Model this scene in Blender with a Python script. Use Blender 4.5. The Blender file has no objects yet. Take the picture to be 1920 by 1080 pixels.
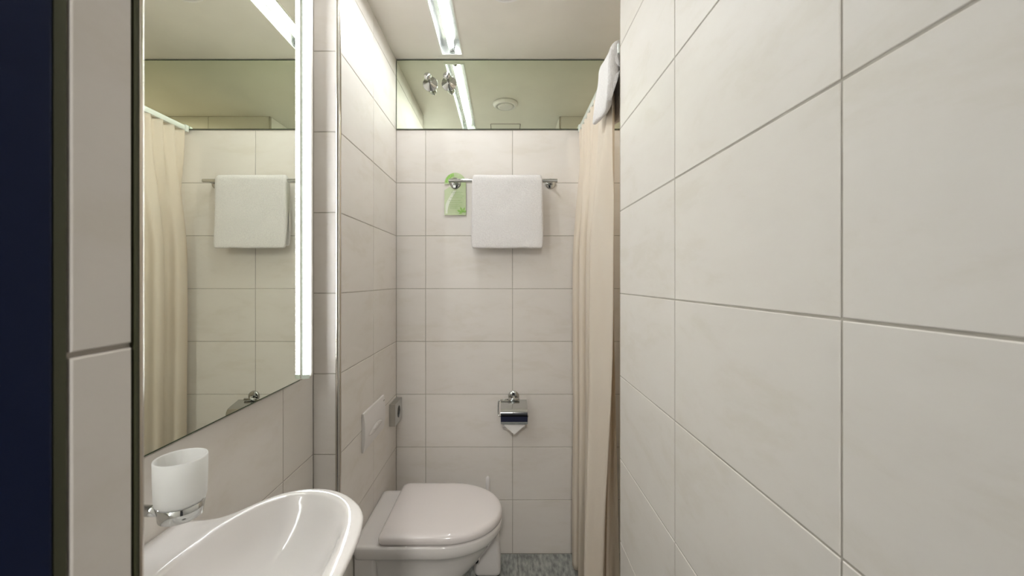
import bpy, bmesh, math, random
from mathutils import Vector, Matrix, noise
random.seed(7)
C = bpy.context.scene.collection
PI = math.pi

# ------------------------------------------------------------------ camera, world, exposure
CZ = 1.294
cam_d = bpy.data.cameras.new('camera'); cam = bpy.data.objects.new('camera', cam_d); C.objects.link(cam)
cam.location = (0, 0, CZ); cam.rotation_euler = (PI/2, 0, 0)
cam_d.sensor_width = 36; cam_d.lens = 760/1920*36
cam_d.shift_x = 15/1920; cam_d.shift_y = -15/1920
cam_d.clip_start = 0.02
cam_d.dof.use_dof = True; cam_d.dof.focus_distance = 1.5; cam_d.dof.aperture_fstop = 9.0
bpy.context.scene.camera = cam
w = bpy.data.worlds.new('world'); bpy.context.scene.world = w; w.use_nodes = True
w.node_tree.nodes['Background'].inputs[0].default_value = (0.02, 0.022, 0.03, 1)
w.node_tree.nodes['Background'].inputs[1].default_value = 0.3
vs = bpy.context.scene.view_settings
vs.view_transform = 'Standard'; vs.look = 'None'; vs.gamma = 1; vs.use_curve_mapping = False
vs.exposure = 0.2
TUBE_POWER = 44.0
MIRROR_LAMP_POWER = 28.0
SHOWER_FILL_POWER = 170.0
HALL_FILL_POWER = 36.0

# ------------------------------------------------------------------ materials
def mat(name, col, rough=0.5, metal=0.0, coat=0.0, spec=0.5, emit=None, es=0.0):
    m = bpy.data.materials.new(name); m.use_nodes = True
    b = m.node_tree.nodes['Principled BSDF']
    b.inputs['Base Color'].default_value = (*col, 1)
    b.inputs['Roughness'].default_value = rough
    b.inputs['Metallic'].default_value = metal
    b.inputs['Coat Weight'].default_value = coat
    b.inputs['Specular IOR Level'].default_value = spec
    if emit:
        b.inputs['Emission Color'].default_value = (*emit, 1); b.inputs['Emission Strength'].default_value = es
    return m
def noise_col(m, c1, c2, scale=(4, 4, 4), nscale=3.0, detail=6, lo=.35, hi=.65, bump=0.0, bscale=40, world=True, bdist=.001):
    nt = m.node_tree; N = nt.nodes; L = nt.links; b = N['Principled BSDF']
    g = N.new('ShaderNodeNewGeometry') if world else N.new('ShaderNodeTexCoord')
    src = g.outputs['Position'] if world else g.outputs['Object']
    mp = N.new('ShaderNodeMapping'); mp.inputs['Scale'].default_value = scale
    L.new(src, mp.inputs['Vector'])
    n = N.new('ShaderNodeTexNoise'); n.inputs['Scale'].default_value = nscale; n.inputs['Detail'].default_value = detail
    L.new(mp.outputs[0], n.inputs['Vector'])
    r = N.new('ShaderNodeValToRGB'); r.color_ramp.elements[0].position = lo; r.color_ramp.elements[1].position = hi
    r.color_ramp.elements[0].color = (*c1, 1); r.color_ramp.elements[1].color = (*c2, 1)
    L.new(n.outputs['Fac'], r.inputs[0]); L.new(r.outputs[0], b.inputs['Base Color'])
    if bump:
        n2 = N.new('ShaderNodeTexNoise'); n2.inputs['Scale'].default_value = bscale; n2.inputs['Detail'].default_value = 3
        L.new(src, n2.inputs['Vector'])
        bp = N.new('ShaderNodeBump'); bp.inputs['Strength'].default_value = bump; bp.inputs['Distance'].default_value = bdist
        L.new(n2.outputs['Fac'], bp.inputs['Height']); L.new(bp.outputs[0], b.inputs['Normal'])
    return m

M = {}
def tile_mat():
    m = mat('cream_tile', (.7, .66, .58), .42, spec=.28)
    nt = m.node_tree; N = nt.nodes; L = nt.links; b = N['Principled BSDF']
    g = N.new('ShaderNodeNewGeometry')
    mp = N.new('ShaderNodeMapping'); mp.inputs['Scale'].default_value = (1, 1, 2.6); mp.inputs['Rotation'].default_value = (.45, .45, 0)
    L.new(g.outputs['Position'], mp.inputs['Vector'])
    n = N.new('ShaderNodeTexNoise'); n.inputs['Scale'].default_value = 4.5; n.inputs['Detail'].default_value = 8; n.inputs['Roughness'].default_value = .65
    n.inputs['Distortion'].default_value = .3
    L.new(mp.outputs[0], n.inputs['Vector'])
    r = N.new('ShaderNodeValToRGB'); e = r.color_ramp.elements
    e[0].position = .36; e[0].color = (.785, .733, .668, 1)
    e[1].position = .68; e[1].color = (.835, .79, .742, 1)
    k = r.color_ramp.elements.new(.47); k.color = (.818, .769, .717, 1)
    L.new(n.outputs['Fac'], r.inputs[0])
    # a faint difference from tile to tile
    oi = N.new('ShaderNodeObjectInfo'); hs = N.new('ShaderNodeHueSaturation'); mr = N.new('ShaderNodeMapRange')
    mr.inputs['To Min'].default_value = .975; mr.inputs['To Max'].default_value = 1.015
    L.new(oi.outputs['Random'], mr.inputs['Value']); L.new(mr.outputs[0], hs.inputs['Value'])
    L.new(r.outputs[0], hs.inputs['Color']); L.new(hs.outputs[0], b.inputs['Base Color'])
    n2 = N.new('ShaderNodeTexNoise'); n2.inputs['Scale'].default_value = 14; n2.inputs['Detail'].default_value = 2
    L.new(g.outputs['Position'], n2.inputs['Vector'])
    bp = N.new('ShaderNodeBump'); bp.inputs['Strength'].default_value = .12; bp.inputs['Distance'].default_value = .0025
    L.new(n2.outputs['Fac'], bp.inputs['Height']); L.new(bp.outputs[0], b.inputs['Normal'])
    return m
M['tile'] = tile_mat()
M['grout'] = noise_col(mat('grout', (.42, .38, .33), .85), (.46, .42, .37), (.53, .49, .43), nscale=9)
M['ceiling'] = noise_col(mat('ceiling_paint', (.78, .74, .66), .7), (.82, .775, .71), (.845, .80, .735), nscale=2, bump=.08, bscale=220)
M['slate'] = noise_col(mat('slate_floor', (.3, .31, .29), .6), (.20, .21, .20), (.46, .47, .44), scale=(30, 9, 30), nscale=2.2, bump=.4, bscale=60)
M['floorgrout'] = noise_col(mat('floor_grout', (.26, .26, .24), .9), (.22, .22, .2), (.3, .3, .28), nscale=30)
M['chrome'] = mat('chrome', (.56, .57, .56), .06, 1)
M['steel'] = noise_col(mat('brushed_steel', (.55, .55, .53), .28, 1), (.50, .50, .48), (.60, .60, .58), scale=(2, 90, 2), nscale=3)
M['trim'] = mat('trim_metal', (.62, .58, .52), .16, 1)
M['porcelain'] = mat('white_porcelain', (.87, .83, .81), .08, coat=.6)
M['seat'] = mat('seat_plastic', (.85, .79, .775), .16, coat=.3)
M['plastic'] = mat('white_plastic', (.85, .815, .80), .3)
M['whitepaint'] = mat('lamp_white', (.82, .80, .74), .35)
M['reflector'] = mat('aluminium_reflector', (.50, .51, .49), .25, 1)
M['mirror'] = mat('mirror_glass', (.86, .885, .78), .0, 1)
M['mirror2'] = mat('green_mirror_glass', (.79, .84, .71), .0, 1)
M['glassedge'] = mat('glass_edge', (.04, .07, .04), .15)
M['towel'] = noise_col(mat('terry', (.83, .80, .78), .95, spec=.1), (.80, .765, .75), (.87, .84, .825), nscale=60, bump=1.0, bscale=330, world=False, bdist=.003)
M['navy'] = mat('navy_metal', (.002, .008, .04), .55, spec=.15)
M['carpet'] = noise_col(mat('navy_carpet', (.005, .008, .035), .95), (.004, .006, .028), (.007, .01, .045), nscale=200)
M['hallwall'] = noise_col(mat('hall_paint', (.035, .035, .04), .8), (.03, .03, .035), (.04, .04, .045), nscale=3)
M['seal'] = mat('dark_olive_sealant', (.055, .058, .025), .6)
M['black'] = mat('black_plastic', (.01, .01, .015), .5)
M['paper'] = noise_col(mat('tissue_paper', (.85, .83, .81), .95), (.82, .80, .78), (.88, .86, .84), nscale=90, world=False)
M['tube'] = mat('fluorescent_tube', (.9, .9, .9), .4, emit=(.93, .97, 1.0), es=TUBE_POWER)
M['lamp'] = mat('ribbed_diffuser', (.9, .92, .95), .25, emit=(.94, .98, 1.0), es=MIRROR_LAMP_POWER)
M['lampend'] = mat('lamp_end_cap', (.80, .86, .80), .2)
M['rail'] = mat('white_rail', (.80, .83, .78), .18, coat=.4)
M['cardgreen'] = noise_col(mat('green_card', (.45, .56, .30), .35), (.44, .55, .27), (.56, .64, .40), scale=(9, 9, 9), nscale=1.2, world=False)
M['cardleaf'] = noise_col(mat('leaf_print', (.2, .55, .07), .4), (.20, .42, .06), (.36, .60, .16), nscale=40, world=False)
M['cardpale'] = mat('pale_print', (.78, .82, .68), .4)
M['cardtext'] = mat('text_print', (.22, .38, .13), .5)
M['emblem'] = mat('grey_print_and_gap_shade', (.42, .40, .37), .4)  # also colours the painted shade round the flush buttons
# curtain: thin woven polyester
cm = noise_col(mat('peach_curtain', (.8, .7, .56), .6, spec=.3), (.89, .80, .69), (.92, .84, .74), scale=(3, 3, 1), nscale=3, bump=.15, bscale=7, bdist=.006)
nt = cm.node_tree; tr = nt.nodes.new('ShaderNodeBsdfTranslucent'); tr.inputs[0].default_value = (.90, .80, .64, 1)
mx = nt.nodes.new('ShaderNodeMixShader'); mx.inputs[0].default_value = .32
nt.links.new(nt.nodes['Principled BSDF'].outputs[0], mx.inputs[1]); nt.links.new(tr.outputs[0], mx.inputs[2])
nt.links.new(mx.outputs[0], nt.nodes['Material Output'].inputs[0]); M['curtain'] = cm
# frosted glass
fm = bpy.data.materials.new('frosted_glass'); fm.use_nodes = True; nt = fm.node_tree; b = nt.nodes['Principled BSDF']
b.inputs['Base Color'].default_value = (.94, .93, .92, 1); b.inputs['Roughness'].default_value = .35
tr = nt.nodes.new('ShaderNodeBsdfTranslucent'); tr.inputs[0].default_value = (.96, .955, .94, 1)
mx = nt.nodes.new('ShaderNodeMixShader'); mx.inputs[0].default_value = .62
nt.links.new(b.outputs[0], mx.inputs[1]); nt.links.new(tr.outputs[0], mx.inputs[2]); nt.links.new(mx.outputs[0], nt.nodes['Material Output'].inputs[0])
M['frost'] = fm

# ------------------------------------------------------------------ helpers
def link(name, bm, m, parent=None, smooth=False, bevel=0, sub=0, loc=None, ang=None):
    bmesh.ops.recalc_face_normals(bm, faces=bm.faces)
    me = bpy.data.meshes.new(name); bm.to_mesh(me); bm.free()
    me.materials.append(M[m])
    if smooth:
        for p in me.polygons: p.use_smooth = True
    o = bpy.data.objects.new(name, me); C.objects.link(o)
    if loc is not None: o.location = loc
    if parent: o.parent = parent
    if bevel:
        md = o.modifiers.new('bevel', 'BEVEL'); md.width = bevel; md.segments = 3; md.limit_method = 'ANGLE'; md.angle_limit = .6
        md.harden_normals = False
        for p in me.polygons: p.use_smooth = True
        wn = o.modifiers.new('wn', 'WEIGHTED_NORMAL'); wn.keep_sharp = True
    if sub:
        md = o.modifiers.new('sub', 'SUBSURF'); md.levels = sub; md.render_levels = sub
    return o
def thing(name, label, cat, loc, group=None):
    o = bpy.data.objects.new(name, None); C.objects.link(o); o.location = loc; o.empty_display_size = .05
    o['label'] = label; o['category'] = cat
    if group: o['group'] = group
    return o
def tag(o, label, cat, group=None):
    o['label'] = label; o['category'] = cat
    if group: o['group'] = group
    return o
def struct(o, label=None):
    o['kind'] = 'structure'
    if label: o['label'] = label
    return o
def box(bm, x0, x1, y0, y1, z0, z1):
    vs_ = [bm.verts.new((x, y, z)) for x in (x0, x1) for y in (y0, y1) for z in (z0, z1)]
    for f in ((0, 1, 3, 2), (4, 6, 7, 5), (0, 4, 5, 1), (2, 3, 7, 6), (0, 2, 6, 4), (1, 5, 7, 3)):
        bm.faces.new([vs_[i] for i in f])
def bx(*a):
    bm = bmesh.new(); box(bm, *a); return bm
def rings(bm, rs, close0=True, close1=True, loop=True):
    V = [[bm.verts.new(p) for p in r] for r in rs]
    n = len(rs[0])
    for a, b_ in zip(V, V[1:]):
        for i in range(n if loop else n-1):
            j = (i+1) % n
            bm.faces.new((a[i], a[j], b_[j], b_[i]))
    if close0: bm.faces.new(V[0][::-1])
    if close1: bm.faces.new(V[-1])
    return V
def frame(axis):
    a = Vector(axis).normalized()
    u = a.cross(Vector((0, 0, 1)) if abs(a.z) < .9 else Vector((1, 0, 0))).normalized()
    return a, u, a.cross(u)
def lathe(bm, origin, axis, prof, n=32):      # prof: (radius, distance along axis)
    a, u, v = frame(axis); o = Vector(origin)
    rings(bm, [[o + a*h + (u*math.cos(2*PI*i/n) + v*math.sin(2*PI*i/n))*max(r, 1e-5) for i in range(n)] for r, h in prof])
def tube(bm, pts, r, n=12):
    pts = [Vector(p) for p in pts]; rs = []
    up = None
    for i, p in enumerate(pts):
        d = (pts[min(i+1, len(pts)-1)] - pts[max(i-1, 0)]).normalized()
        if up is None: _, up, _ = frame(d)
        up = (up - d*up.dot(d)).normalized(); v = d.cross(up)
        rs.append([p + (up*math.cos(2*PI*k/n) + v*math.sin(2*PI*k/n))*r for k in range(n)])
    rings(bm, rs)
def sphere(bm, c, r, n=20):
    lathe(bm, c, (0, 0, 1), [(r*math.sin(PI*i/12), -r*math.cos(PI*i/12)) for i in range(13)], n)
def lerp_table(t, xs, ys):
    for i in range(len(xs)-1):
        if t <= xs[i+1]:
            f = (t-xs[i])/(xs[i+1]-xs[i]); return ys[i]+(ys[i+1]-ys[i])*f
    return ys[-1]

# ------------------------------------------------------------------ the room's measures
XL, XS, XR = -.5096, -.5915, .3525          # toilet wall, sink wall, right-hand wall
YB, YL, YR = 1.917, 1.256, 1.240            # back wall, ledge of toilet wall, corner of right-hand wall
XE = 1.15; ZC = 2.336; XJ = -.2345; YJ = .268
Z0 = .003; TH = .25
rows = [0.0] + [Z0 + TH*k for k in range(1, 10)] + [ZC]
cache = {}
def tile_mesh(w_, h_, name='tile', m='tile', t=.006, ch=.0011):
    key = (round(w_, 4), round(h_, 4), m)
    if key in cache: return cache[key]
    bm = bmesh.new()
    def r(dx, z): return [(-w_/2+dx, -h_/2+dx, z), (w_/2-dx, -h_/2+dx, z), (w_/2-dx, h_/2-dx, z), (-w_/2+dx, h_/2-dx, z)]
    rings(bm, [r(0, -t), r(0, -ch), r(ch*.35, -ch*.35), r(ch, 0)], close0=False)
    bmesh.ops.recalc_face_normals(bm, faces=bm.faces)
    me = bpy.data.meshes.new(name); bm.to_mesh(me); bm.free(); me.materials.append(M[m])
    if me.polygons[-1].normal.z < 0: me.flip_normals()
    cache[key] = me
    return me
def tiles(wall, origin, U, V, us, vs_, name='tile', m='tile', g=.003, inset=0.0):
    U, V, O = Vector(U), Vector(V), Vector(origin); Nn = U.cross(V)
    R = Matrix((U, V, Nn)).transposed().to_4x4()
    for i in range(len(us)-1):
        for j in range(len(vs_)-1):
            w_ = us[i+1]-us[i]-g; h_ = vs_[j+1]-vs_[j]-g
            if w_ < .004 or h_ < .004: continue
            o = bpy.data.objects.new(name, tile_mesh(w_, h_, name, m)); C.objects.link(o)
            c = O + U*((us[i]+us[i+1])/2) + V*((vs_[j]+vs_[j+1])/2) + Nn*random.uniform(-.00015, .00015)
            o.matrix_world = Matrix.Translation(c) @ R
            o.parent = wall
GR = .0013                                   # grout sits this far behind the tile face
# back wall (faces -Y)
wb = struct(link('wall_back', bx(XL-.2, XE+.1, YB+GR, YB+.1, -.05, ZC+.05), 'grout'))
tiles(wb, (0, YB, 0), (1, 0, 0), (0, 0, 1), [XL, -.3708, .0404, .4515, .8626, XE], [r for r in rows if r < 2.1])
# toilet wall (faces +X) and its ledge return (faces -Y)
wl = struct(link('wall_left', bx(XS-.1, XL-GR, YL+GR, YB+GR, -.05, ZC+.05), 'grout'))
tiles(wl, (XL, 0, 0), (0, 1, 0), (0, 0, 1), [YL+.011, 1.584, YB], rows)
tiles(wl, (0, YL, 0), (1, 0, 0), (0, 0, 1), [XS, XL-.011], rows)
# sink wall (faces +X)
ws = struct(link('wall_basin', bx(XS-.1, XS-GR, YJ-.07, YL+GR, -.05, ZC+.05), 'grout'))
tiles(ws, (XS, 0, 0), (0, 1, 0), (0, 0, 1), [YJ, .662, 1.086, YL], rows)
# right-hand wall (faces -X): U must give normal -X
wr = struct(link('wall_right', bx(XR+GR, XR+.1, -.16, YR-GR, -.05, ZC+.05), 'grout'))
tiles(wr, (XR, 0, 0), (0, -1, 0), (0, 0, 1), [-(YR-.010), -.8372, -.4239, -.0114, .15], rows)
# shower side: the end of that wall seen in the mirrors, and the far side of the niche
wn_ = struct(link('wall_shower', bx(XR+.1, XE+.1, YR-.1, YR-GR, -.05, ZC+.05), 'grout'))
tiles(wn_, (0, YR, 0), (-1, 0, 0), (0, 0, 1), [-XE, -.749, -(XR+.010)], rows)
we = struct(link('wall_shower_end', bx(XE+GR, XE+.1, YR-GR, YB+GR, -.05, ZC+.05), 'grout'))
tiles(we, (XE, 0, 0), (0, -1, 0), (0, 0, 1), [-YB, -1.6, -YR], rows)
# the short wall beside the camera (its end faces +X)
wf = struct(link('wall_front', bx(XS, XJ-.003, .2125, YJ-.002, -.05, ZC+.05), 'grout'))
tiles(wf, (XJ, 0, 0), (0, 1, 0), (0, 0, 1), [.2180, .2570], rows)
tiles(wf, (0, YJ, 0), (-1, 0, 0), (0, 0, 1), [-XJ+.012, -XS], rows)

# corner trims (quarter-round metal edges)
def trim_round(name, x, y, sx, sy, r, z0=0.0, z1=ZC, m='trim', lab=None):
    # (x,y) outer corner; the wall lies towards (-sx,-sy)
    cx, cy = x - sx*r, y - sy*r; n = 10
    pr = [(cx, cy)] + [(cx + sx*r*math.cos(PI/2*i/n), cy + sy*r*math.sin(PI/2*i/n)) for i in range(n+1)]
    bm = bmesh.new(); rings(bm, [[(a, b_, z) for a, b_ in pr] for z in (z0, z1)])
    o = link(name, bm, m); 
    for p in o.data.polygons:
        p.use_smooth = len(p.vertices) == 4 and abs(p.normal.z) < .5
    o.data.set_sharp_from_angle(angle=.7)
    return struct(o, lab)
trim_round('trim_1', XL+.001, YL-.001, 1, -1, .012, m='trim', lab='polished metal corner trim on the ledge beside the wall mirror')
trim_round('trim_2', XR-.0005, YR+.0005, -1, 1, .0105, lab='slim metal corner trim where the right wall ends at the shower')
trim_round('trim_3', XJ+.0005, YJ+.0008, 1, 1, .0085, lab='metal corner trim on the dark wall end beside the door frame')
bm = bx(XJ-.006, XJ+.0008, .2572, .2592, 0, ZC)
struct(link('trim_4', bm, 'seal'))
struct(link('trim_5', bx(XJ-.006, XJ-.0006, .2116, .2178, 0, ZC), 'seal'))

# door frame and hall behind the camera
bm = bmesh.new(); box(bm, -.36, XJ+.0005, -.06, .2115, 0, 2.06)
struct(link('door_frame', bm, 'navy', bevel=.003), 'dark navy door frame upright at the near left edge')
struct(link('wall_hall_left', bx(-1.2, -1.1, -1.5, .2125, -.05, ZC+.05), 'hallwall'))
struct(link('wall_hall_right', bx(1.1, 1.2, -1.5, -.16, -.05, ZC+.05), 'hallwall'))
struct(link('wall_hall_back', bx(-1.2, 1.2, -1.6, -1.5, -.05, ZC+.05), 'hallwall'))
struct(link('wall_hall_front', bx(-1.1, -.36, .14, .2115, -.05, ZC+.05), 'hallwall'))
struct(link('wall_hall_side', bx(XR+.1, 1.1, -.16, -.06, -.05, ZC+.05), 'hallwall'))
struct(link('floor_hall', bx(-1.2, 1.2, -1.6, .0, -.05, 0), 'carpet'))

# floor
fl = struct(link('floor', bx(XS-.1, XE+.1, 0, YB+.1, -.05, -.0015), 'floorgrout'))
tiles(fl, (0, 0, 0), (1, 0, 0), (0, 1, 0), [XS, -.537, -.237, .063, .363, .663, .963, XE], [0.0, .417, 1.017, 1.617, YB], name='floor_tile', m='slate')

# ceiling with the slot for the recessed lamp
LX0, LX1, LY0, LY1, LD = -.284, -.194, .96, 1.868, .038
bm = bmesh.new()
box(bm, -1.2, LX0, -1.6, YB+.1, ZC, ZC+.1); box(bm, LX1, XE+.1, -1.6, YB+.1, ZC, ZC+.1)
box(bm, LX0, LX1, -1.6, LY0, ZC, ZC+.1); box(bm, LX0, LX1, LY1, YB+.1, ZC, ZC+.1)
box(bm, LX0, LX1, LY0, LY1, ZC+LD+.004, ZC+.1)
struct(link('ceiling', bm, 'ceiling'))

# ------------------------------------------------------------------ recessed ceiling lamp
L = thing('ceiling_lamp', 'recessed white strip lamp with bare glowing tube in the ceiling', 'lamp', (-.239, 1.41, ZC))
def loc(p, bm):                      # shift a bmesh into its parent's frame
    for v in bm.verts: v.co -= Vector(p.location)
    return bm
bm = bmesh.new(); t = .002
box(bm, LX0, LX0+t, LY0, LY1, ZC, ZC+LD); box(bm, LX1-t, LX1, LY0, LY1, ZC, ZC+LD)
box(bm, LX0+t, LX1-t, LY0, LY0+t, ZC, ZC+LD); box(bm, LX0+t, LX1-t, LY1-t, LY1, ZC, ZC+LD)
box(bm, LX0+t, LX1-t, LY0+t, LY1-t, ZC+LD-t, ZC+LD)
link('housing', loc(L, bm), 'reflector', L)
bm = bmesh.new(); e = .007
for a in ((LX0-e, LX0, LY0-e, LY1+e), (LX1, LX1+e*.5, LY0-e, LY1+e), (LX0, LX1, LY0-e, LY0), (LX0, LX1, LY1, LY1+e)):
    box(bm, a[0], a[1], a[2], a[3], ZC-.0025, ZC+.001)
link('frame', loc(L, bm), 'whitepaint', L)
tz = ZC+.0165
bm = bmesh.new(); lathe(bm, (-.239, LY0+.03, tz), (0, 1, 0), [(.0122, 0), (.0122, LY1-LY0-.06)], 16)
link('tube', loc(L, bm), 'tube', L, smooth=True)
for y0, s in ((LY0+.03, -1), (LY1-.03, 1)):
    bm = bmesh.new(); lathe(bm, (-.239, y0, tz), (0, s, 0), [(.0127, -.006), (.0127, .006), (.010, .009), (.002, .013)], 16)
    link('end_cap', loc(L, bm), 'chrome', L, smooth=True)
    bm = bmesh.new(); box(bm, -.250, -.228, y0+s*.006-.004, y0+s*.006+.004, tz-.004, ZC+LD)
    link('lamp_holder', loc(L, bm), 'whitepaint', L)

# ------------------------------------------------------------------ shower spot: unseen fill light added to brighten the niche
M['fill_spot'] = mat('shower_fill_lens', (.9, .9, .88), .4, emit=(1.0, .93, .80), es=SHOWER_FILL_POWER)
sp = thing('shower_fill_light', 'unseen round fill light added in the ceiling over the shower', 'lamp', (.96, 1.56, ZC))
bm = bmesh.new(); lathe(bm, (0, 0, 0), (0, 0, -1), [(.036, 0), (.045, 0), (.046, .002), (.044, .004), (.037, .004), (.036, .001)], 40); link('rim', bm, 'chrome', sp, smooth=True)
bm = bmesh.new(); lathe(bm, (0, 0, 0), (0, 0, -1), [(.0355, 0), (.0355, .0012), (.002, .0016)], 40); link('lens', bm, 'fill_spot', sp, smooth=True)
# ------------------------------------------------------------------ vent
V_ = thing('ceiling_vent', 'round white air vent on the ceiling to the right of the strip lamp', 'vent', (.008, 1.432, ZC))
bm = bmesh.new(); lathe(bm, (0, 0, 0), (0, 0, -1), [(.050, 0), (.073, 0), (.074, .006), (.071, .013), (.064, .019), (.056, .0215), (.0525, .020), (.050, .006)], 48)
link('outer_ring', bm, 'plastic', V_, smooth=True)
bm = bmesh.new(); lathe(bm, (0, 0, 0), (0, 0, -1), [(.010, 0), (.010, .012), (.042, .013), (.0455, .015), (.0455, .020), (.043, .0235), (.034, .0250), (.030, .0240), (.002, .0240)], 48)
link('valve_disc', bm, 'plastic', V_, smooth=True)
# hatch
H = thing('ceiling_hatch', 'square white access hatch flush in the ceiling in front of the round vent', 'hatch', (.01, 1.02, ZC))
bm = bmesh.new(); box(bm, -.096, .096, -.096, .096, -.002, 0); link('hatch_panel', bm, 'ceiling', H)
bm = bmesh.new()
for a in ((-.100, -.0975, -.1, .1), (.0975, .1, -.1, .1), (-.0975, .0975, -.1, -.0975), (-.0975, .0975, .0975, .1)): box(bm, *a, -.003, 0)
link('hatch_frame', bm, 'trim', H)

# ------------------------------------------------------------------ mirrors
XM = -.5676
MZ0, MZ1, MY0, MY1 = 1.017, 2.26, .300, 1.128
mr_ = thing('wall_mirror', 'tall frameless mirror on the left wall above the washbasin', 'mirror', (XS, .70, MZ0))
bm = bx(XM-.005, XM, MY0, MY1, MZ0, MZ1); link('mirror_glass', loc(mr_, bm), 'mirror', mr_)
bm = bx(XM-.0052, XM-.0003, MY0, MY1, MZ0-.0022, MZ0-.0001); link('polished_edge', loc(mr_, bm), 'glassedge', mr_)
bm = bx(XS+.0005, XM-.0051, MY0+.02, MY1-.01, MZ0+.012, MZ1-.01); link('backing_board', loc(mr_, bm), 'whitepaint', mr_)
# its lamp: ribbed half-round diffuser at the far edge
def mirror_lamp(y, s, label, em='lamp'):
    l = thing('mirror_lamp', label, 'lamp', (XM, y, MZ0), group='lamps at the mirror edges')
    bm = bmesh.new(); r = .0205; rs = []; n = 18; z0 = .012; z1 = MZ1-MZ0-.012; k = 260
    for i in range(2*k+1):
        z = z0 + (z1-z0)*i/(2*k); rr = r - (.0016 if i % 2 else 0)
        rs.append([(.0045+(rr-.0055)*math.sin(PI*j/n), -rr*.32*math.cos(PI*j/n), z) for j in range(n+1)])
    rings(bm, rs); link('diffuser', bm, em, l)
    for za, zb in ((0, .0118), (z1+.0002, MZ1-MZ0)):
        bm = bmesh.new(); rings(bm, [[(.0003+.0202*math.sin(PI*j/n), -.0075*math.cos(PI*j/n), z) for j in range(n+1)] for z in (za, zb)])
        link('end_cap', bm, 'lampend', l)
    bm = bx(.0003, .0044, -.0074, .0074, .0119, z1+.0001); link('base_plate', bm, 'lampend', l)
    bm = bmesh.new()
    box(bm, XS-XM+.0005, .0185, min(s*.0095, s*.028), max(s*.0095, s*.028), 0, MZ1-MZ0)
    link('housing', bm, 'whitepaint', l, bevel=.006)
    return l
mirror_lamp(1.142, 1, 'bright vertical ribbed lamp at the edge of the wall mirror nearest the toilet')
M['fill_near'] = mat('near_fill_diffuser', (.9, .92, .95), .25, emit=(.94, .98, 1.0), es=MIRROR_LAMP_POWER*.55)
mirror_lamp(.318, -1, 'unseen ribbed fill light added at the edge of the wall mirror nearest the door frame', 'fill_near')  # unseen second lamp, added to fill in light from the near side

YG = YB-.006
sm = thing('strip_mirror', 'wide low mirror strip between the back wall tiles and the ceiling', 'mirror', (.3, YB, 2.006))
bm = bx(XL+.004, XE-.004, YG, YB-.0005, 2.007, ZC-.007); link('mirror_glass', loc(sm, bm), 'mirror2', sm)
bm = bmesh.new(); box(bm, XL+.0035, XE-.004, YG+.0003, YB, ZC-.0069, ZC-.0035); box(bm, XL+.0012, XL+.0038, YG+.0003, YB, 2.006, ZC-.0069)
box(bm, XL+.004, XE-.004, YG+.0005, YB, 2.0052, 2.0068)
link('glass_edge', loc(sm, bm), 'glassedge', sm)
# ------------------------------------------------------------------ robe hooks on the strip mirror
def hook(x, z, label):
    h = thing('robe_hook', label, 'hook', (x, YG, z), group='two chrome hooks on the mirror strip')
    bm = bmesh.new(); lathe(bm, (0, 0, 0), (0, -1, 0), [(.033, 0), (.0352, .0005), (.0352, .0035), (.0340, .0048), (.0085, .0185), (.007, .022)], 48)
    link('rosette', bm, 'chrome', h, smooth=True)
    bm = bmesh.new(); lathe(bm, (0, 0, 0), (0, -1, 0), [(.0065, .020), (.006, .045), (.0075, .058), (.0085, .064)], 24)
    link('stem', bm, 'chrome', h, smooth=True)
    bm = bmesh.new(); lathe(bm, (0, 0, 0), (0, -1, 0), [(.007, .060), (.0125, .0625), (.0160, .068), (.0168, .074), (.0155, .080), (.0110, .085), (.003, .087)], 32)
    link('knob', bm, 'chrome', h, smooth=True)
def at(px, py, d): return ((px-945)*d/760, d, CZ+(525-py)*d/760)
a = at(807, 158, YG); hook(a[0], a[2], 'chrome hook on the mirror strip, the one nearer the toilet wall corner')
a = at(842, 157, YG); hook(a[0], a[2], 'chrome hook on the mirror strip, the one beside the reflected lamp tube')

# ------------------------------------------------------------------ towel bar
def rosette(name, p, parent, r=.025, post=.052, m='chrome'):
    bm = bmesh.new(); lathe(bm, p, (0, -1, 0), [(r*.98, 0), (r, .002), (r*.97, .006), (r*.8, .009), (.3*r, .0105)], 40)
    a_ = link('rosette', bm, m, parent, smooth=True)
    bm = bmesh.new(); lathe(bm, p, (0, -1, 0), [(.006, .008), (.006, post)], 20)
    b_ = link('post', bm, m, parent, smooth=True)
    return a_
tb = thing('towel_bar', 'chrome towel bar on the back wall below the mirror strip', 'towel bar', (0, YB, 1.749))
YBAR = YB-.06
for x in (-.2296, .2195): rosette('rosette', (x, 0, -.001), tb)
bm = bmesh.new(); tube(bm, [(-.254, -.06, 0), (.2445, -.06, 0)], .0085, 20); link('bar', bm, 'chrome', tb, smooth=True, bevel=.001)

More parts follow.
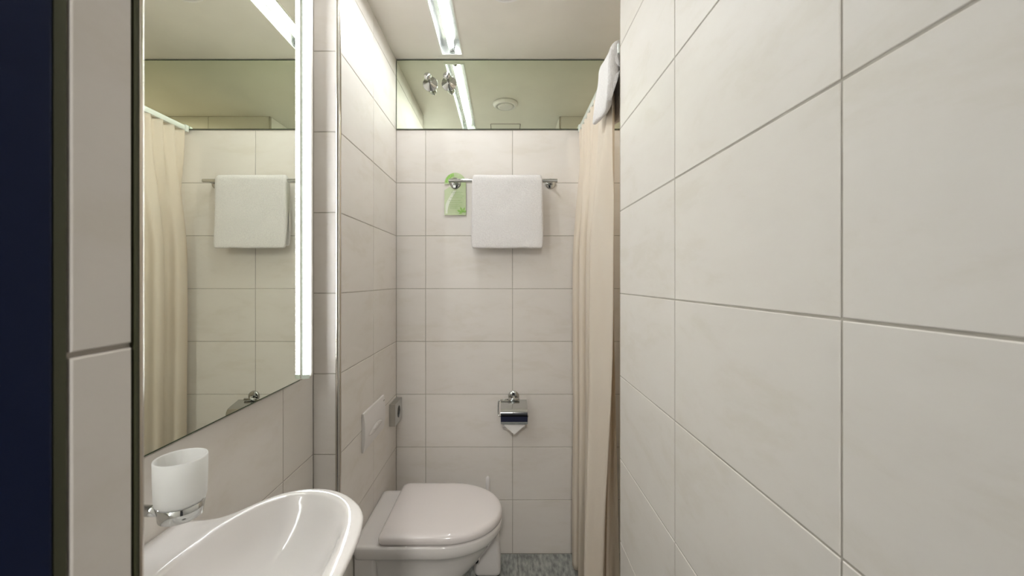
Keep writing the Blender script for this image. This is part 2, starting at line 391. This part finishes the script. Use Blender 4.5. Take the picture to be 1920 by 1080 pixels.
def draped(name, xs, rad, thick, dF, dB, wob=.0015, seed=0, flareF=0.0, flareB=0.0, curl=0.0, n=26, taper=0.0):
    """cloth hung over a bar running along local x; front towards -y, z=0 at bar axis"""
    prof = []
    def cen(s):       # centre line of the cloth: front bottom -> over the bar -> back bottom
        R = rad + thick/2
        if s < 1:
            t = 1-s; return Vector((-R - flareF*t*t, -dF*t)), Vector((-1, 0))
        if s < 2:
            a_ = PI*(s-1); return Vector((-R*math.cos(a_), R*math.sin(a_))), Vector((-math.cos(a_), math.sin(a_)))
        t = s-2; return Vector((R + flareB*t*t, -dB*t)), Vector((1, 0))
    S = [i/10 for i in range(10)] + [1+i/8 for i in range(8)] + [2+i/10 for i in range(11)]
    out = []; inn = []
    for i, s in enumerate(S):
        c, nn = cen(s); h = thick/2
        out.append(c+nn*h); inn.append(c-nn*h)
    c0, n0 = cen(0); c1, n1 = cen(3)
    endb = [c1+n1*thick*.42+Vector((0, -thick*.35)), c1+Vector((0, -thick*.5)), c1-n1*thick*.42+Vector((0, -thick*.35))]
    ends = [c0-n0*thick*.42+Vector((0, -thick*.35)), c0+Vector((0, -thick*.5)), c0+n0*thick*.42+Vector((0, -thick*.35))]
    prof = out + endb + inn[::-1] + ends
    bm = bmesh.new(); rs = []
    x0, x1 = xs
    for k in range(n+1):
        f = k/n; x = x0+(x1-x0)*f
        e = min(f, 1-f)*n
        sh = 1 if e >= 2 else (.93 if e >= 1 else .72)
        ring_ = []
        for q, p in enumerate(prof):
            # soften the side edges
            low = max(0, -p.y)/max(dF, .01)
            cx = c0.x if p.x < 0 else c1.x
            y, z = p.x, p.y
            if z < 0: y = cx*(1 if True else 1) + (y-cx)*sh if abs(y-cx) < thick else y
            xx = x + (f-.5)*taper*low
            d = noise.noise(Vector((x*14+seed, z*14, y*30)))*wob*2 + noise.noise(Vector((x*60+seed, z*60, y*60)))*wob*.6
            ring_.append((xx + noise.noise(Vector((seed, z*22, y*9)))*wob*1.6*(1 if e < 1 else 0), y+d, z + noise.noise(Vector((x*18, seed, 3)))*wob*1.2*low))
        rs.append(ring_)
    rings(bm, rs)
    return bm
tw = tag(link('towel', draped('towel', (-.1475, .1780), .0095, .017, .304, .29, wob=.0018, seed=3, flareF=.006, taper=.006), 'towel', None, smooth=True, sub=1,
      loc=(0, YBAR, 1.749)), 'thick white terry towel folded over the towel bar', 'towel')

# ------------------------------------------------------------------ green card on the bar's left rosette
gc = thing('door_hanger', 'green hanging card with pale swoosh and leaf on the towel bar post', 'card', (-.2296, YB-.0115, 1.748))
bm = bmesh.new(); W2, ZS, ZBT, HR = .0505, -.056, -.149, .0275
def ray_out(a_):
    c, s_ = math.cos(a_), math.sin(a_)
    if s_ >= 0: return (.0505*c, .0505*s_)
    k = min(W2/abs(c) if abs(c) > 1e-6 else 9, ZS/s_); return (c*k, s_*k)
ca = math.degrees(math.atan2(-ZS, W2))
angs = sorted(set([-148.0, -(180-ca), -ca] + [-140+8*i for i in range(40) if -140+8*i <= 176] + [184.0]))
def card_layer(y):
    inn_, out_, low_ = [], [], []
    for a0 in angs:
        a_ = math.radians(a0); inn_.append(bm.verts.new((HR*math.cos(a_), y, HR*math.sin(a_))))
        o_ = ray_out(a_); out_.append(bm.verts.new((o_[0], y, o_[1])))
        low_.append(bm.verts.new((o_[0], y, ZBT)) if abs(o_[1]-ZS) < 1e-5 else None)
    F = []
    for i in range(len(angs)-1):
        F.append(bm.faces.new((inn_[i], out_[i], out_[i+1], inn_[i+1])))
        if low_[i] and low_[i+1]: F.append(bm.faces.new((out_[i], low_[i], low_[i+1], out_[i+1])))
    return F
F = card_layer(0)
ex = bmesh.ops.extrude_face_region(bm, geom=F)
for v in ex['geom']:
    if isinstance(v, bmesh.types.BMVert): v.co.y += .0012
link('card', bm, 'cardgreen', gc)
# pale swoosh, text lines and leaf are flat print
bm = bmesh.new(); lft = []; rgt = []
for i in range(13):
    t = i/12; z = -.034 - .108*t
    x = -.004 - .036*math.sin(t*PI*.55); lft.append((max(-.0455, x-.004-.010*t), -.0004, z)); rgt.append((x+.006*(1-t)+.004, -.0004, z))
for i in range(12): bm.faces.new([bm.verts.new(p) for p in (lft[i], rgt[i], rgt[i+1], lft[i+1])])
bmesh.ops.remove_doubles(bm, verts=bm.verts, dist=1e-6)
link('swoosh_print', bm, 'cardpale', gc)
bm = bmesh.new(); rr = random.Random(5)
for k, (x0, x1) in enumerate([(-.018, .038), (-.012, .030), (-.010, .040), (-.022, .034), (-.030, .026), (-.026, .034), (-.028, .020), (-.024, .026), (-.024, .012)]):
    z = -.042 - k*.0088 - (.004 if k > 3 else 0); x = x0
    while x < x1:
        l_ = rr.uniform(.003, .008); 
        bm.faces.new([bm.verts.new(p) for p in ((x, -.0006, z), (min(x+l_, x1), -.0006, z), (min(x+l_, x1), -.0006, z+.0014), (x, -.0006, z+.0014))]); x += l_+.0014
link('text_print', bm, 'cardtext', gc)
bm = bmesh.new()
for a_, l_ in ((20, .024), (70, .026), (115, .028), (160, .03), (200, .02)):
    d = Vector((math.cos(math.radians(a_)), 0, math.sin(math.radians(a_)))); s_ = Vector((-d.z, 0, d.x)); o = Vector((.036, -.0006-.00001*a_, -.136))
    pts = [o, o+d*l_*.35+s_*l_*.2, o+d*l_*.7+s_*l_*.14, o+d*l_, o+d*l_*.7-s_*l_*.14, o+d*l_*.35-s_*l_*.2]
    pts = [Vector((min(.052, max(-.046, p.x)), p.y, max(-.148, p.z))) for p in pts]
    bm.faces.new([bm.verts.new(p) for p in pts])
link('leaf_print', bm, 'cardleaf', gc)
bm = bmesh.new(); pts = []
for i in range(9):
    a_ = math.radians(100+75*i/8); pts.append((.0015+.049*math.cos(a_), .049*math.sin(a_)))
for i in range(9):
    a_ = math.radians(175-75*i/8); pts.append((.0015+.034*math.cos(a_), .034*math.sin(a_)))
bm.faces.new([bm.verts.new((x, -.0005, z)) for x, z in pts]); link('leaf_print', bm, 'cardleaf', gc)

# ------------------------------------------------------------------ paper holder
ph = thing('toilet_paper_holder', 'chrome toilet paper holder with curved lid on the back wall', 'paper holder', (.0454, YB, .749))
rosette('rosette', (0, 0, -.004), ph, r=.0265, post=.034)
bm = bmesh.new(); lathe(bm, (-.026, -.034, -.009), (1, 0, 0), [(.0055, 0), (.0055, .052)], 20); link('hinge', bm, 'chrome', ph, smooth=True)
# lid: sloping top then a dropped front
path = [(-.022, -.0135), (-.035, -.017), (-.085, -.029), (-.099, -.035), (-.108, -.046), (-.1115, -.058), (-.1125, -.092), (-.1115, -.0985)]
bm = bmesh.new(); rs = []
xo = [-.060, -.0585, .0585, .060]
for i, (y, z) in enumerate(path):
    rs.append((y, z))
fine = []
for i in range(len(rs)-1):
    for k in range(4):
        t = k/4; fine.append((rs[i][0]*(1-t)+rs[i+1][0]*t, rs[i][1]*(1-t)+rs[i+1][1]*t))
fine.append(rs[-1]); th = .0014; out = []
for i, (y, z) in enumerate(fine):
    a_ = Vector(fine[max(0, i-1)]); b_ = Vector(fine[min(len(fine)-1, i+1)]); d = (b_-a_).normalized(); nrm = Vector((d.y, -d.x))
    hw = .060 - (.004 if i == len(fine)-1 else 0)
    out.append([(-hw, y, z), (hw, y, z), (hw, y-nrm.x*th, z-nrm.y*th), (-hw, y-nrm.x*th, z-nrm.y*th)])
rings(bm, out); o = link('lid', bm, 'chrome', ph, smooth=True); o.data.set_sharp_from_angle(angle=.6)
bm = bmesh.new()
tube(bm, [(-.058, -.036, -.012), (-.066, -.036, -.014), (-.071, -.037, -.020), (-.072, -.040, -.034), (-.072, -.048, -.060), (-.071, -.052, -.074), (-.066, -.055, -.080), (-.060, -.056, -.082), (.0605, -.056, -.082), (.0635, -.056, -.081), (.0645, -.056, -.074)], .0034, 12)
tube(bm, [(-.026, -.034, -.010), (-.058, -.036, -.012)], .0034, 12)
link('wire_arm', bm, 'chrome', ph, smooth=True)
tr_ = thing('toilet_paper_roll', 'white toilet paper roll under the chrome lid with its end folded to a point', 'toilet paper', (.0454, YB-.056, .667-.002))
bm = bmesh.new(); R0, R1 = .019, .0465; n = 40
def circ(x, r): return [(x, r*math.cos(2*PI*i/n), r*math.sin(2*PI*i/n)) for i in range(n)]
rings(bm, [circ(-.049, R0), circ(-.050, R0+.001), circ(-.050, R1-.002), circ(-.048, R1), circ(.048, R1), circ(.050, R1-.002), circ(.050, R0+.001), circ(.049, R0), circ(-.049, R0)], False, False)
bmesh.ops.remove_doubles(bm, verts=bm.verts, dist=1e-6)
link('roll', bm, 'paper', tr_, smooth=True)
bm = bmesh.new(); rings(bm, [circ(-.049, R0-.0001), circ(.049, R0-.0001), circ(.049, R0-.0015), circ(-.049, R0-.0015), circ(-.049, R0-.0001)], False, False)
link('cardboard_core', bm, 'grout', tr_, smooth=True)
bm = bmesh.new(); yf = -.0492
vv = [(-.050, -.0475, .0), (.050, -.0475, .0), (.045, yf, -.024), (.001, yf-.001, -.0615), (-.043, yf, -.024)]
a1 = [bm.verts.new(v) for v in vv]; a2 = [bm.verts.new((v[0], v[1]+.0008, v[2])) for v in vv]
bm.faces.new(a1); bm.faces.new(a2[::-1])
for i in range(5): bm.faces.new((a1[i], a2[i], a2[(i+1) % 5], a1[(i+1) % 5]))
link('folded_end', bm, 'paper', tr_)

# ------------------------------------------------------------------ dispenser box in the corner
db = thing('bag_dispenser', 'small brushed steel box with round hole in the corner above the toilet', 'dispenser', (XL, 1.857, .692))
W_, Hh, T_ = .0585, .0490, .0275
bm = bmesh.new(); n = 32
# body shell with a round opening cut in its front face (+x)
hr = .0265
def sq(i):
    a_ = 2*PI*i/n; c, s = math.cos(a_), math.sin(a_); k = 1/max(abs(c)/W_, abs(s)/Hh); return (c*k, s*k)
outer = [sq(i) for i in range(n)]
# push nearest samples to the corners
for cx, cz in ((W_, Hh), (-W_, Hh), (-W_, -Hh), (W_, -Hh)):
    j = min(range(n), key=lambda i: (outer[i][0]-cx)**2+(outer[i][1]-cz)**2); outer[j] = (cx, cz)
hole = [(hr*math.cos(2*PI*i/n), hr*math.sin(2*PI*i/n)) for i in range(n)]
rings(bm, [[(0.0005, y, z) for y, z in outer], [(T_, y, z) for y, z in outer], [(T_, y, z) for y, z in hole], [(T_-.012, y, z) for y, z in hole]])
link('box', bm, 'steel', db, bevel=.0008)
bm = bmesh.new(); rings(bm, [[(T_-.001, hr*k*math.cos(2*PI*i/n), hr*k*math.sin(2*PI*i/n)) for i in range(n)] for k in (.97, .90)] , False, False)
rings(bm, [[(T_+.0015-abs(k-.96)*.03, hr*k*math.cos(2*PI*i/n), hr*k*math.sin(2*PI*i/n)) for i in range(n)] for k in (1.06, .99, .93)], False, False)
link('hole_rim', bm, 'chrome', db, smooth=True)
bm = bmesh.new(); box(bm, T_-.0118, T_-.0112, -.018, .018, -.018, .018); link('bag_stack', bm, 'black', db)

# ------------------------------------------------------------------ flush plate
fp = thing('flush_plate', 'white plastic flush plate with curved button on the wall above the toilet', 'flush plate', (XL, 1.5725, .744))
bm = bmesh.new(); rs = []; nu, nv = 20, 14; hw, hh = .1235, .0700
def plx(u, v): return .014 - .006*(v*v) - .0035*u*u*0 - (.002 if v < 0 else 0)*v*v
G = [[bm.verts.new((plx(-1+2*i/nu, -1+2*j/nv), hw*(-1+2*i/nu), hh*(-1+2*j/nv))) for j in range(nv+1)] for i in range(nu+1)]
for i in range(nu):
    for j in range(nv): bm.faces.new((G[i][j], G[i+1][j], G[i+1][j+1], G[i][j+1]))
ex = bmesh.ops.extrude_face_region(bm, geom=bm.faces[:])
for v in ex['geom']:
    if isinstance(v, bmesh.types.BMVert): v.co.x = .0005
link('plate', bm, 'plastic', fp, bevel=.0012)
def lens(a0, h0, cz, sgn, x_):
    pts = []
    for i in range(21):
        t = -1+2*i/20; pts.append((a0*t, cz + h0*(1-t*t)))
    for i in range(1, 20):
        t = 1-2*i/20; pts.append((a0*t, cz - h0*.62*(1-t*t)))
    return pts
for k, (a0, h0, cy, cz, lab) in enumerate(((.085, .020, .0, -.022, None), (.026, .012, -.004, -.018, None))):
    pts = lens(a0, h0, cz, 1, 0); bm = bmesh.new()
    lay = []
    for s_, dx in ((1.0, .002), (1.0, .0006+.0009*k), (.94, .0016+.0014*k)):
        lay.append([(plx(y/hw, (cz+(z-cz)*s_)/hh)+dx if dx != .002 else .002, cy+y*s_, cz+(z-cz)*s_) for y, z in pts])
    rings(bm, lay, close0=False); link('flush_button', bm, 'plastic', fp, smooth=True)
    # grey ring painted as the shade in the gap round the button
    bm = bmesh.new(); rings(bm, [[(plx(y/hw, z/hh)+.00025+.0009*k, cy+y*s_, cz+(z-cz)*s_) for y, z in pts] for s_ in (1.0, 1.035)], False, False)
    link('button_gap_shade', bm, 'emblem', fp)
bm = bmesh.new(); box(bm, .0130, .0134, .098, .112, .050, .055); link('emblem', bm, 'emblem', fp)

# ------------------------------------------------------------------ toilet
TY = 1.5415
to = thing('toilet', 'white wall-hung toilet with closed lid', 'toilet', (XL, TY, 0))
def D(tip, hw, back, n=56, xc=None, rc=.02, p=2.08):
    """D-shaped outline in (x,y): straight back, rounded corners, elliptical nose"""
    pts = []
    if xc is None: xc = tip - min((tip-back)*.62, hw*1.15)*1.06
    for i in range(33):
        a_ = -PI/2 + PI*i/32; c, s = math.cos(a_), math.sin(a_)
        pts.append((xc + (tip-xc)*abs(c)**(2/p), math.copysign(hw*abs(s)**(2/p), s)))
    for i in range(1, 6): pts.append((xc + (back+rc-xc)*i/6, hw - 0*i))
    for i in range(7):
        a_ = PI/2*i/6; pts.append((back+rc-rc*math.sin(a_), hw-rc+rc*math.cos(a_)))
    for i in range(1, 6): pts.append((back, (hw-rc)*(1-2*i/6)))
    for i in range(7):
        a_ = PI/2*i/6; pts.append((back+rc-rc*math.cos(a_), -hw+rc-rc*math.sin(a_)))
    for i in range(1, 6): pts.append((back+rc + (xc-back-rc)*i/6, -hw))
    return pts
def DR(z, tip, hw, back, **k): return [(x-XL, y, z) for x, y in D(tip, hw, back, **k)]
bm = bmesh.new()
S = [(.398, -.040, .165, XL+.012), (.3995, -.018, .180, XL+.003), (.397, -.010, .1855, XL+.001), (.390, -.007, .187, XL+.001), (.375, -.008, .187, XL+.001),
     (.360, -.014, .1835, XL+.001), (.352, -.022, .178, XL+.001), (.344, -.028, .168, XL+.001), (.325, -.040, .155, XL+.001), (.290, -.065, .145, XL+.001), (.240, -.105, .132, XL+.001), (.190, -.160, .120, XL+.001),
     (.140, -.230, .105, XL+.001), (.100, -.310, .090, XL+.001), (.085, -.37, .07, XL+.001)]
rings(bm, [DR(z, t_, h_, b_, rc=.018) for z, t_, h_, b_ in S])
link('bowl', bm, 'porcelain', to, smooth=True)
bm = bmesh.new()
for (z0_, z1_) in ((.055, .358),):
    pr = [(XL+.001, .172), (XL+.060, .172), (XL+.070, .168), (XL+.074, .158), (XL+.074, -.158), (XL+.070, -.168), (XL+.060, -.172), (XL+.001, -.172)]
    rings(bm, [[(x-XL, y, z) for x, y in pr] for z in (z0_, z1_)])
link('wall_flange', bm, 'porcelain', to, bevel=.006)
for s_ in (-1, 1):
    bm = bmesh.new(); lathe(bm, (.085, s_*.155, .345), (0, 0, 1), [(.012, 0), (.012, .012)], 16)
    link('dark_disc', bm, 'black', to)  # short black disc under the rim, beside the flange
HB = -.427
bm = bmesh.new()
LZ = [(.4015, .006), (.4030, .001), (.408, 0)]
rings(bm, [DR(z, -.010-d, .1835-d, HB+d, xc=-.215, rc=.02, p=2.05) for z, d in ((.3990, .010), (.4000, .007), (.4040, .007))])
link('seat', bm, 'seat', to, smooth=True)
bm = bmesh.new()
prof = [(.4045, .005), (.4055, .0015), (.411, 0), (.419, .0002), (.4255, .0022), (.4310, .0065), (.4347, .0125), (.4366, .021), (.4378, .035), (.4388, .06), (.4392, .09), (.4394, .12), (.4394, .16)]
rs = []
for z, d in prof:
    q = D(-.006, .1865, HB, xc=-.215, rc=.024, p=2.05)
    cx, cy = (-.006+HB)/2, 0
    kx = 1-d/((-.006-HB)/2); ky = 1-d/.1865
    rs.append([((cx+(x-cx)*kx)-XL, cy+(y-cy)*ky, z) for x, y in q])
rings(bm, rs); link('lid', bm, 'seat', to, smooth=True)
for s_ in (-1, 1):
    bm = bmesh.new(); lathe(bm, (HB-XL-.002, s_*.078-.018, .405), (0, 1, 0), [(.005, 0), (.006, .002), (.006, .034), (.005, .036)], 20)
    link('hinge', bm, 'seat', to, smooth=True)

# ------------------------------------------------------------------ toilet brush
tbz = thing('toilet_brush', 'white toilet brush in a tapered holder on the floor behind the toilet', 'toilet brush', (-.0725, 1.812, 0))
def rrect(hx, hy, r, z, ox=0, n=6):
    P_ = []
    for cx, cy, a0 in ((hx-r, hy-r, 0), (-hx+r, hy-r, 90), (-hx+r, -hy+r, 180), (hx-r, -hy+r, 270)):
        for i in range(n+1):
            a_ = math.radians(a0+90*i/n); P_.append((ox+cx+r*math.cos(a_), cy+r*math.sin(a_), z))
    return P_
bm = bmesh.new()
rings(bm, [rrect(.052, .046, .018, .004), rrect(.0565, .050, .02, .010), rrect(.0585, .052, .022, .022), rrect(.0575, .051, .022, .06), rrect(.053, .047, .022, .12), rrect(.047, .043, .022, .18),
           rrect(.041, .038, .022, .235), rrect(.036, .034, .02, .262), rrect(.028, .027, .018, .270), rrect(.020, .020, .014, .268), rrect(.019, .019, .013, .20)])
link('holder', bm, 'plastic', tbz, smooth=True)
bm = bmesh.new(); rings(bm, [rrect(.052, .046, .018, 0), rrect(.054, .048, .018, .0045)]); link('base', bm, 'black', tbz)
bm = bmesh.new(); lathe(bm, (-.046, -.045, .075), (-.55, -.8, .15), [(.016, -.006), (.019, .004), (.0175, .007), (.012, .005)], 24)
link('grip_ring', bm, 'plastic', tbz, smooth=True)
bm = bmesh.new(); lathe(bm, (-.046, -.045, .075), (-.55, -.8, .15), [(.0135, .0), (.0135, .0062)], 24); link('grip_hole', bm, 'black', tbz)
bm = bmesh.new(); lathe(bm, (0, 0, .19), (0, 0, 1), [(.006, 0), (.0065, .09), (.0095, .105), (.010, .13), (.0085, .145), (.007, .16), (.0085, .185), (.0095, .205), (.0085, .220), (.004, .226)], 20)
link('handle', bm, 'plastic', tbz, smooth=True)

# ------------------------------------------------------------------ washbasin
BC = .56; BX = -.395; ZB = .862
wbn = thing('washbasin', 'white glossy wall-mounted washbasin with a flared rim below the mirror', 'washbasin', (XS, BC, ZB))
oh = [(-.5910, .56), (-.5910, .60), (-.5910, .65), (-.5910, .70), (-.5895, .722), (-.582, .731), (-.565, .733), (-.54, .733), (-.52, .738), (-.504, .749), (-.490, .769), (-.472, .800), (-.444, .829), (-.404, .843), (-.358, .840),
      (-.316, .818), (-.278, .782), (-.258, .748), (-.246, .70), (-.241, .65), (-.238, .60), (-.237, .56)]
ih = [(-.513, .56), (-.513, .62), (-.509, .66), (-.500, .705), (-.486, .745), (-.465, .785), (-.435, .812), (-.402, .821), (-.362, .817), (-.325, .797), (-.297, .762), (-.281, .71), (-.273, .65), (-.270, .60), (-.269, .56)]
def polar(half, n=96):
    full = half + [(x, 2*BC-y) for x, y in half[-2:0:-1]]
    pol = []
    for x, y in full:
        pol.append((math.atan2(y-BC, x-BX) % (2*PI), math.hypot(x-BX, y-BC)))
    pol.sort(); pol = [(pol[-1][0]-2*PI, pol[-1][1])] + pol + [(pol[0][0]+2*PI, pol[0][1])]
    res = []
    for i in range(n):
        a_ = 2*PI*i/n
        # chord interpolation between neighbours
        for (a0, r0), (a1, r1) in zip(pol, pol[1:]):
            if a0 <= a_ <= a1:
                p0 = (r0*math.cos(a0), r0*math.sin(a0)); p1 = (r1*math.cos(a1), r1*math.sin(a1))
                den = (p1[0]-p0[0])*math.sin(a_) - (p1[1]-p0[1])*math.cos(a_)
                t = 0 if abs(den) < 1e-9 else (p0[1]*math.cos(a_)-p0[0]*math.sin(a_))/den
                t = min(1, max(0, t)); res.append((p0[0]+(p1[0]-p0[0])*t, p0[1]+(p1[1]-p0[1])*t)); break
    return res
def smooth_loop(q, it, keep=lambda p: False):
    for _ in range(it):
        q = [q[i] if keep(q[i]) else tuple((q[i-1][k]+2*q[i][k]+q[(i+1) % len(q)][k])/4 for k in (0, 1)) for i in range(len(q))]
    return q
NB = 128
O_ = smooth_loop(polar(oh, NB), 2, lambda p: p[0] < XS-BX+.004); I_ = smooth_loop(polar(ih, NB), 6)
def bring(base, k, z, lean=0): return [((x*k+BX)-XS, y*k, z) for x, y in base]
def mixr(t, z): return [((O_[i][0]*(1-t)+I_[i][0]*t+BX)-XS, O_[i][1]*(1-t)+I_[i][1]*t, z) for i in range(NB)]
def under(k, z):
    # shrink towards a point near the wall so that the body stays on the wall
    out = []
    for x, y in O_:
        X_ = x+BX; out.append(((XS+.0008)+(X_-XS-.0008)*k - XS, y*(1-(1-k)*.75), z))
    return out
bm = bmesh.new()
R_ = [under(.25, -.175), under(.40, -.172), under(.62, -.150), under(.80, -.105), under(.90, -.065), under(.955, -.036), under(.985, -.018), under(.998, -.009), mixr(0, -.004), mixr(.06, -.0008), mixr(.18, .0006), mixr(.45, .0004), mixr(.75, -.001), mixr(.92, -.0032), mixr(1.0, -.0058),
      bring(I_, .975, -.011), bring(I_, .94, -.022), bring(I_, .88, -.042), bring(I_, .80, -.062), bring(I_, .70, -.080), bring(I_, .58, -.094), bring(I_, .44, -.104), bring(I_, .28, -.110), bring(I_, .12, -.113)]
rings(bm, R_)
link('bowl', bm, 'porcelain', wbn, smooth=True)
bm = bmesh.new(); lathe(bm, (BX-XS, 0, -.1125), (0, 0, 1), [(.031, 0), (.031, .002), (.026, .0035), (.018, .001), (.002, .002)], 32); link('drain', bm, 'chrome', wbn, smooth=True)

# ------------------------------------------------------------------ tumbler and its holder
CX, CY = -.509, .6385
th_ = thing('tumbler_holder', 'chrome wall ring holding the frosted glass beside the mirror', 'tumbler holder', (XS, CY, .95))
dx = CX-XS
bm = bmesh.new(); lathe(bm, (dx, 0, -.028), (0, 0, 1), [(.0270, 0), (.0290, .0008), (.0315, .0225), (.0302, .0228), (.0280, .003), (.002, .003)], 48)
link('ring', bm, 'chrome', th_, smooth=True)
bm = bmesh.new(); lathe(bm, (0, -.006, -.014), (1, 0, 0), [(.0225, .0005), (.023, .002), (.022, .007), (.006, .010)], 36); link('rosette', bm, 'chrome', th_, smooth=True)
bm = bmesh.new(); tube(bm, [(.006, -.006, -.014), (.022, -.005, -.016), (.036, -.003, -.018), (dx-.0295, -.001, -.019)], .0085, 14); link('arm', bm, 'chrome', th_, smooth=True)
cup = link('tumbler', (lambda bm: (lathe(bm, (0, 0, 0), (0, 0, 1), [(.020, 0), (.0245, .001), (.0262, .006), (.0270, .0195), (.0300, .0205), (.0325, .0225), (.0340, .028), (.0347, .052), (.0352, .0880), (.0348, .0900), (.0334, .0900), (.0328, .0880), (.0322, .060), (.0312, .030), (.026, .025), (.002, .024)], 56), bm)[1])(bmesh.new()),
           'frost', None, smooth=True, loc=(CX, CY, .9255))
tag(cup, 'frosted white glass tumbler held in the chrome ring over the washbasin', 'glass')

# ------------------------------------------------------------------ curtain rail
XC = .361; ZR = 2.005
cr = thing('curtain_rail', 'white square shower curtain rail running out from the back wall', 'curtain rail', (XC, 1.58, ZR))
bm = bx(XC-.009, XC+.009, YR+.004, YG-.012, ZR-.012, ZR+.012); link('rail', loc(cr, bm), 'rail', cr, bevel=.003)
for ya, yb in ((YR+.0005, YR+.012), (YG-.022, YG-.001)):
    bm = bx(XC-.0125, XC+.0125, ya, yb, ZR-.016, ZR+.015); link('wall_bracket', loc(cr, bm), 'rail', cr, bevel=.002)

# ------------------------------------------------------------------ shower curtain
sc = thing('shower_curtain', 'peach fabric shower curtain drawn together against the back wall', 'curtain', (XC, 1.6, ZR))
top = []; K = 19
for k in range(K):
    y = 1.885 - (1.885-1.335)*k/(K-1); q = .012 if y > 1.53 else .006; top.append((XC + (q if k % 2 else -q), y))
mid = [(.400, 1.895), (.345, 1.885), (.316, 1.855), (.318, 1.810), (.352, 1.795), (.358, 1.765), (.326, 1.745), (.322, 1.705), (.356, 1.690), (.362, 1.655), (.330, 1.630), (.328, 1.585),
       (.358, 1.565), (.352, 1.525), (.322, 1.500), (.313, 1.462), (.345, 1.425), (.372, 1.385), (.377, 1.400)]
bot = [(.400, 1.895), (.345, 1.88), (.312, 1.845), (.309, 1.79), (.340, 1.775), (.352, 1.745), (.320, 1.725), (.312, 1.69), (.345, 1.67), (.352, 1.635), (.322, 1.610), (.316, 1.57),
       (.345, 1.545), (.345, 1.51), (.305, 1.485), (.284, 1.440), (.312, 1.428), (.338, 1.418), (.348, 1.428)]
def cat(P_, u):
    n_ = len(P_)-1; s_ = min(u*n_, n_-1e-6); i = int(s_); t = s_-i
    p = [P_[max(0, i-1)], P_[i], P_[i+1], P_[min(n_, i+2)]]
    return [.5*((2*p[1][k])+(-p[0][k]+p[2][k])*t+(2*p[0][k]-5*p[1][k]+4*p[2][k]-p[3][k])*t*t+(-p[0][k]+3*p[1][k]-3*p[2][k]+p[3][k])*t**3) for k in (0, 1)]
def sst(t): t = max(0, min(1, t)); return t*t*(3-2*t)
def curtain_mesh(top, mid, bot, z1, z0, NU=150, NV=90, wob=.004, s=0):
    bm = bmesh.new(); G = []
    for j in range(NV+1):
        z = z1+(z0-z1)*j/NV; row = []
        t1 = sst((z1-z)/.62); t2 = sst((1.25-z)/1.2)
        for i in range(NU+1):
            u = i/NU; a_, m_, b_ = cat(top, u), cat(mid, u), cat(bot, u)
            x, y = [(a_[k]*(1-t1)+m_[k]*t1)*(1-t2)+b_[k]*t2 for k in (0, 1)]
            w_ = noise.noise(Vector((u*9+s, z*2.2, 1)))*wob*t1 + noise.noise(Vector((u*30, z*5+s, 4)))*wob*.3*t1
            row.append(bm.verts.new((x+w_, y+w_*.5, z)))
        G.append(row)
    for j in range(NV):
        for i in range(NU): bm.faces.new((G[j][i], G[j][i+1], G[j+1][i+1], G[j+1][i]))
    return bm
bm = curtain_mesh(top, mid, bot, ZR-.0125, .018)
o = link('fabric', loc(sc, bm), 'curtain', sc, smooth=True)
md = o.modifiers.new('solid', 'SOLIDIFY'); md.thickness = .0008
# the free inner layer seen behind the front fold
top2 = [(XC+.012, 1.60-.02*k + 0) for k in range(9)]; top2 = [(XC+.012+(.006 if k % 2 else -.004), 1.56-.024*k) for k in range(9)]
mid2 = [(.385, 1.60), (.380, 1.57), (.388, 1.54), (.380, 1.51), (.386, 1.48), (.382, 1.455), (.384, 1.435), (.383, 1.418), (.381, 1.406)]
bot2 = [(.375, 1.62), (.372, 1.59), (.384, 1.56), (.372, 1.53), (.378, 1.50), (.372, 1.485), (.383, 1.470), (.396, 1.456), (.412, 1.442)]
bm = curtain_mesh(top2, mid2, bot2, ZR-.0125, .018, NU=60, wob=.002, s=9)
o = link('inner_fold', loc(sc, bm), 'curtain', sc, smooth=True)
md = o.modifiers.new('solid', 'SOLIDIFY'); md.thickness = .0008
for k in range(10):
    y = 1.885 - .058*k
    bm = bmesh.new(); box(bm, XC-.0025, XC+.0025, y-.003, y+.003, ZR-.017, ZR-.0115); link('glider', loc(sc, bm), 'rail', sc, bevel=.001)

# ------------------------------------------------------------------ bath mat over the rail
bm = draped('bath_mat', (-.082, .076), .0165, .018, .150, .150, wob=.003, seed=11, flareF=.005, flareB=.010, n=18, taper=.05)
for v in bm.verts:                       # local x runs along the rail
    x, y, z = v.co
    low = max(0, -z)/.15
    v.co = Vector((y + .006*math.sin(low*2.6)*(-1 if y < 0 else 1) + .010*low*low*math.sin((x+.08)*22), x + .018*low*low, z))
o = link('bath_towel', bm, 'towel', None, smooth=True, sub=1, loc=(XC, 1.330, ZR))
tag(o, 'small white towel folded over the shower curtain rail near the right wall corner', 'towel')

# ------------------------------------------------------------------ fill light added behind the camera to lift the back wall
ld = bpy.data.lights.new('hall_fill_light', 'AREA'); ld.energy = HALL_FILL_POWER; ld.size = .2; ld.color = (1, .975, .92)
lo = bpy.data.objects.new('hall_fill_light', ld); C.objects.link(lo); lo.location = (-.02, -1.38, ZC-.03)
tag(lo, 'unseen fill light added on the hall ceiling', 'lamp')
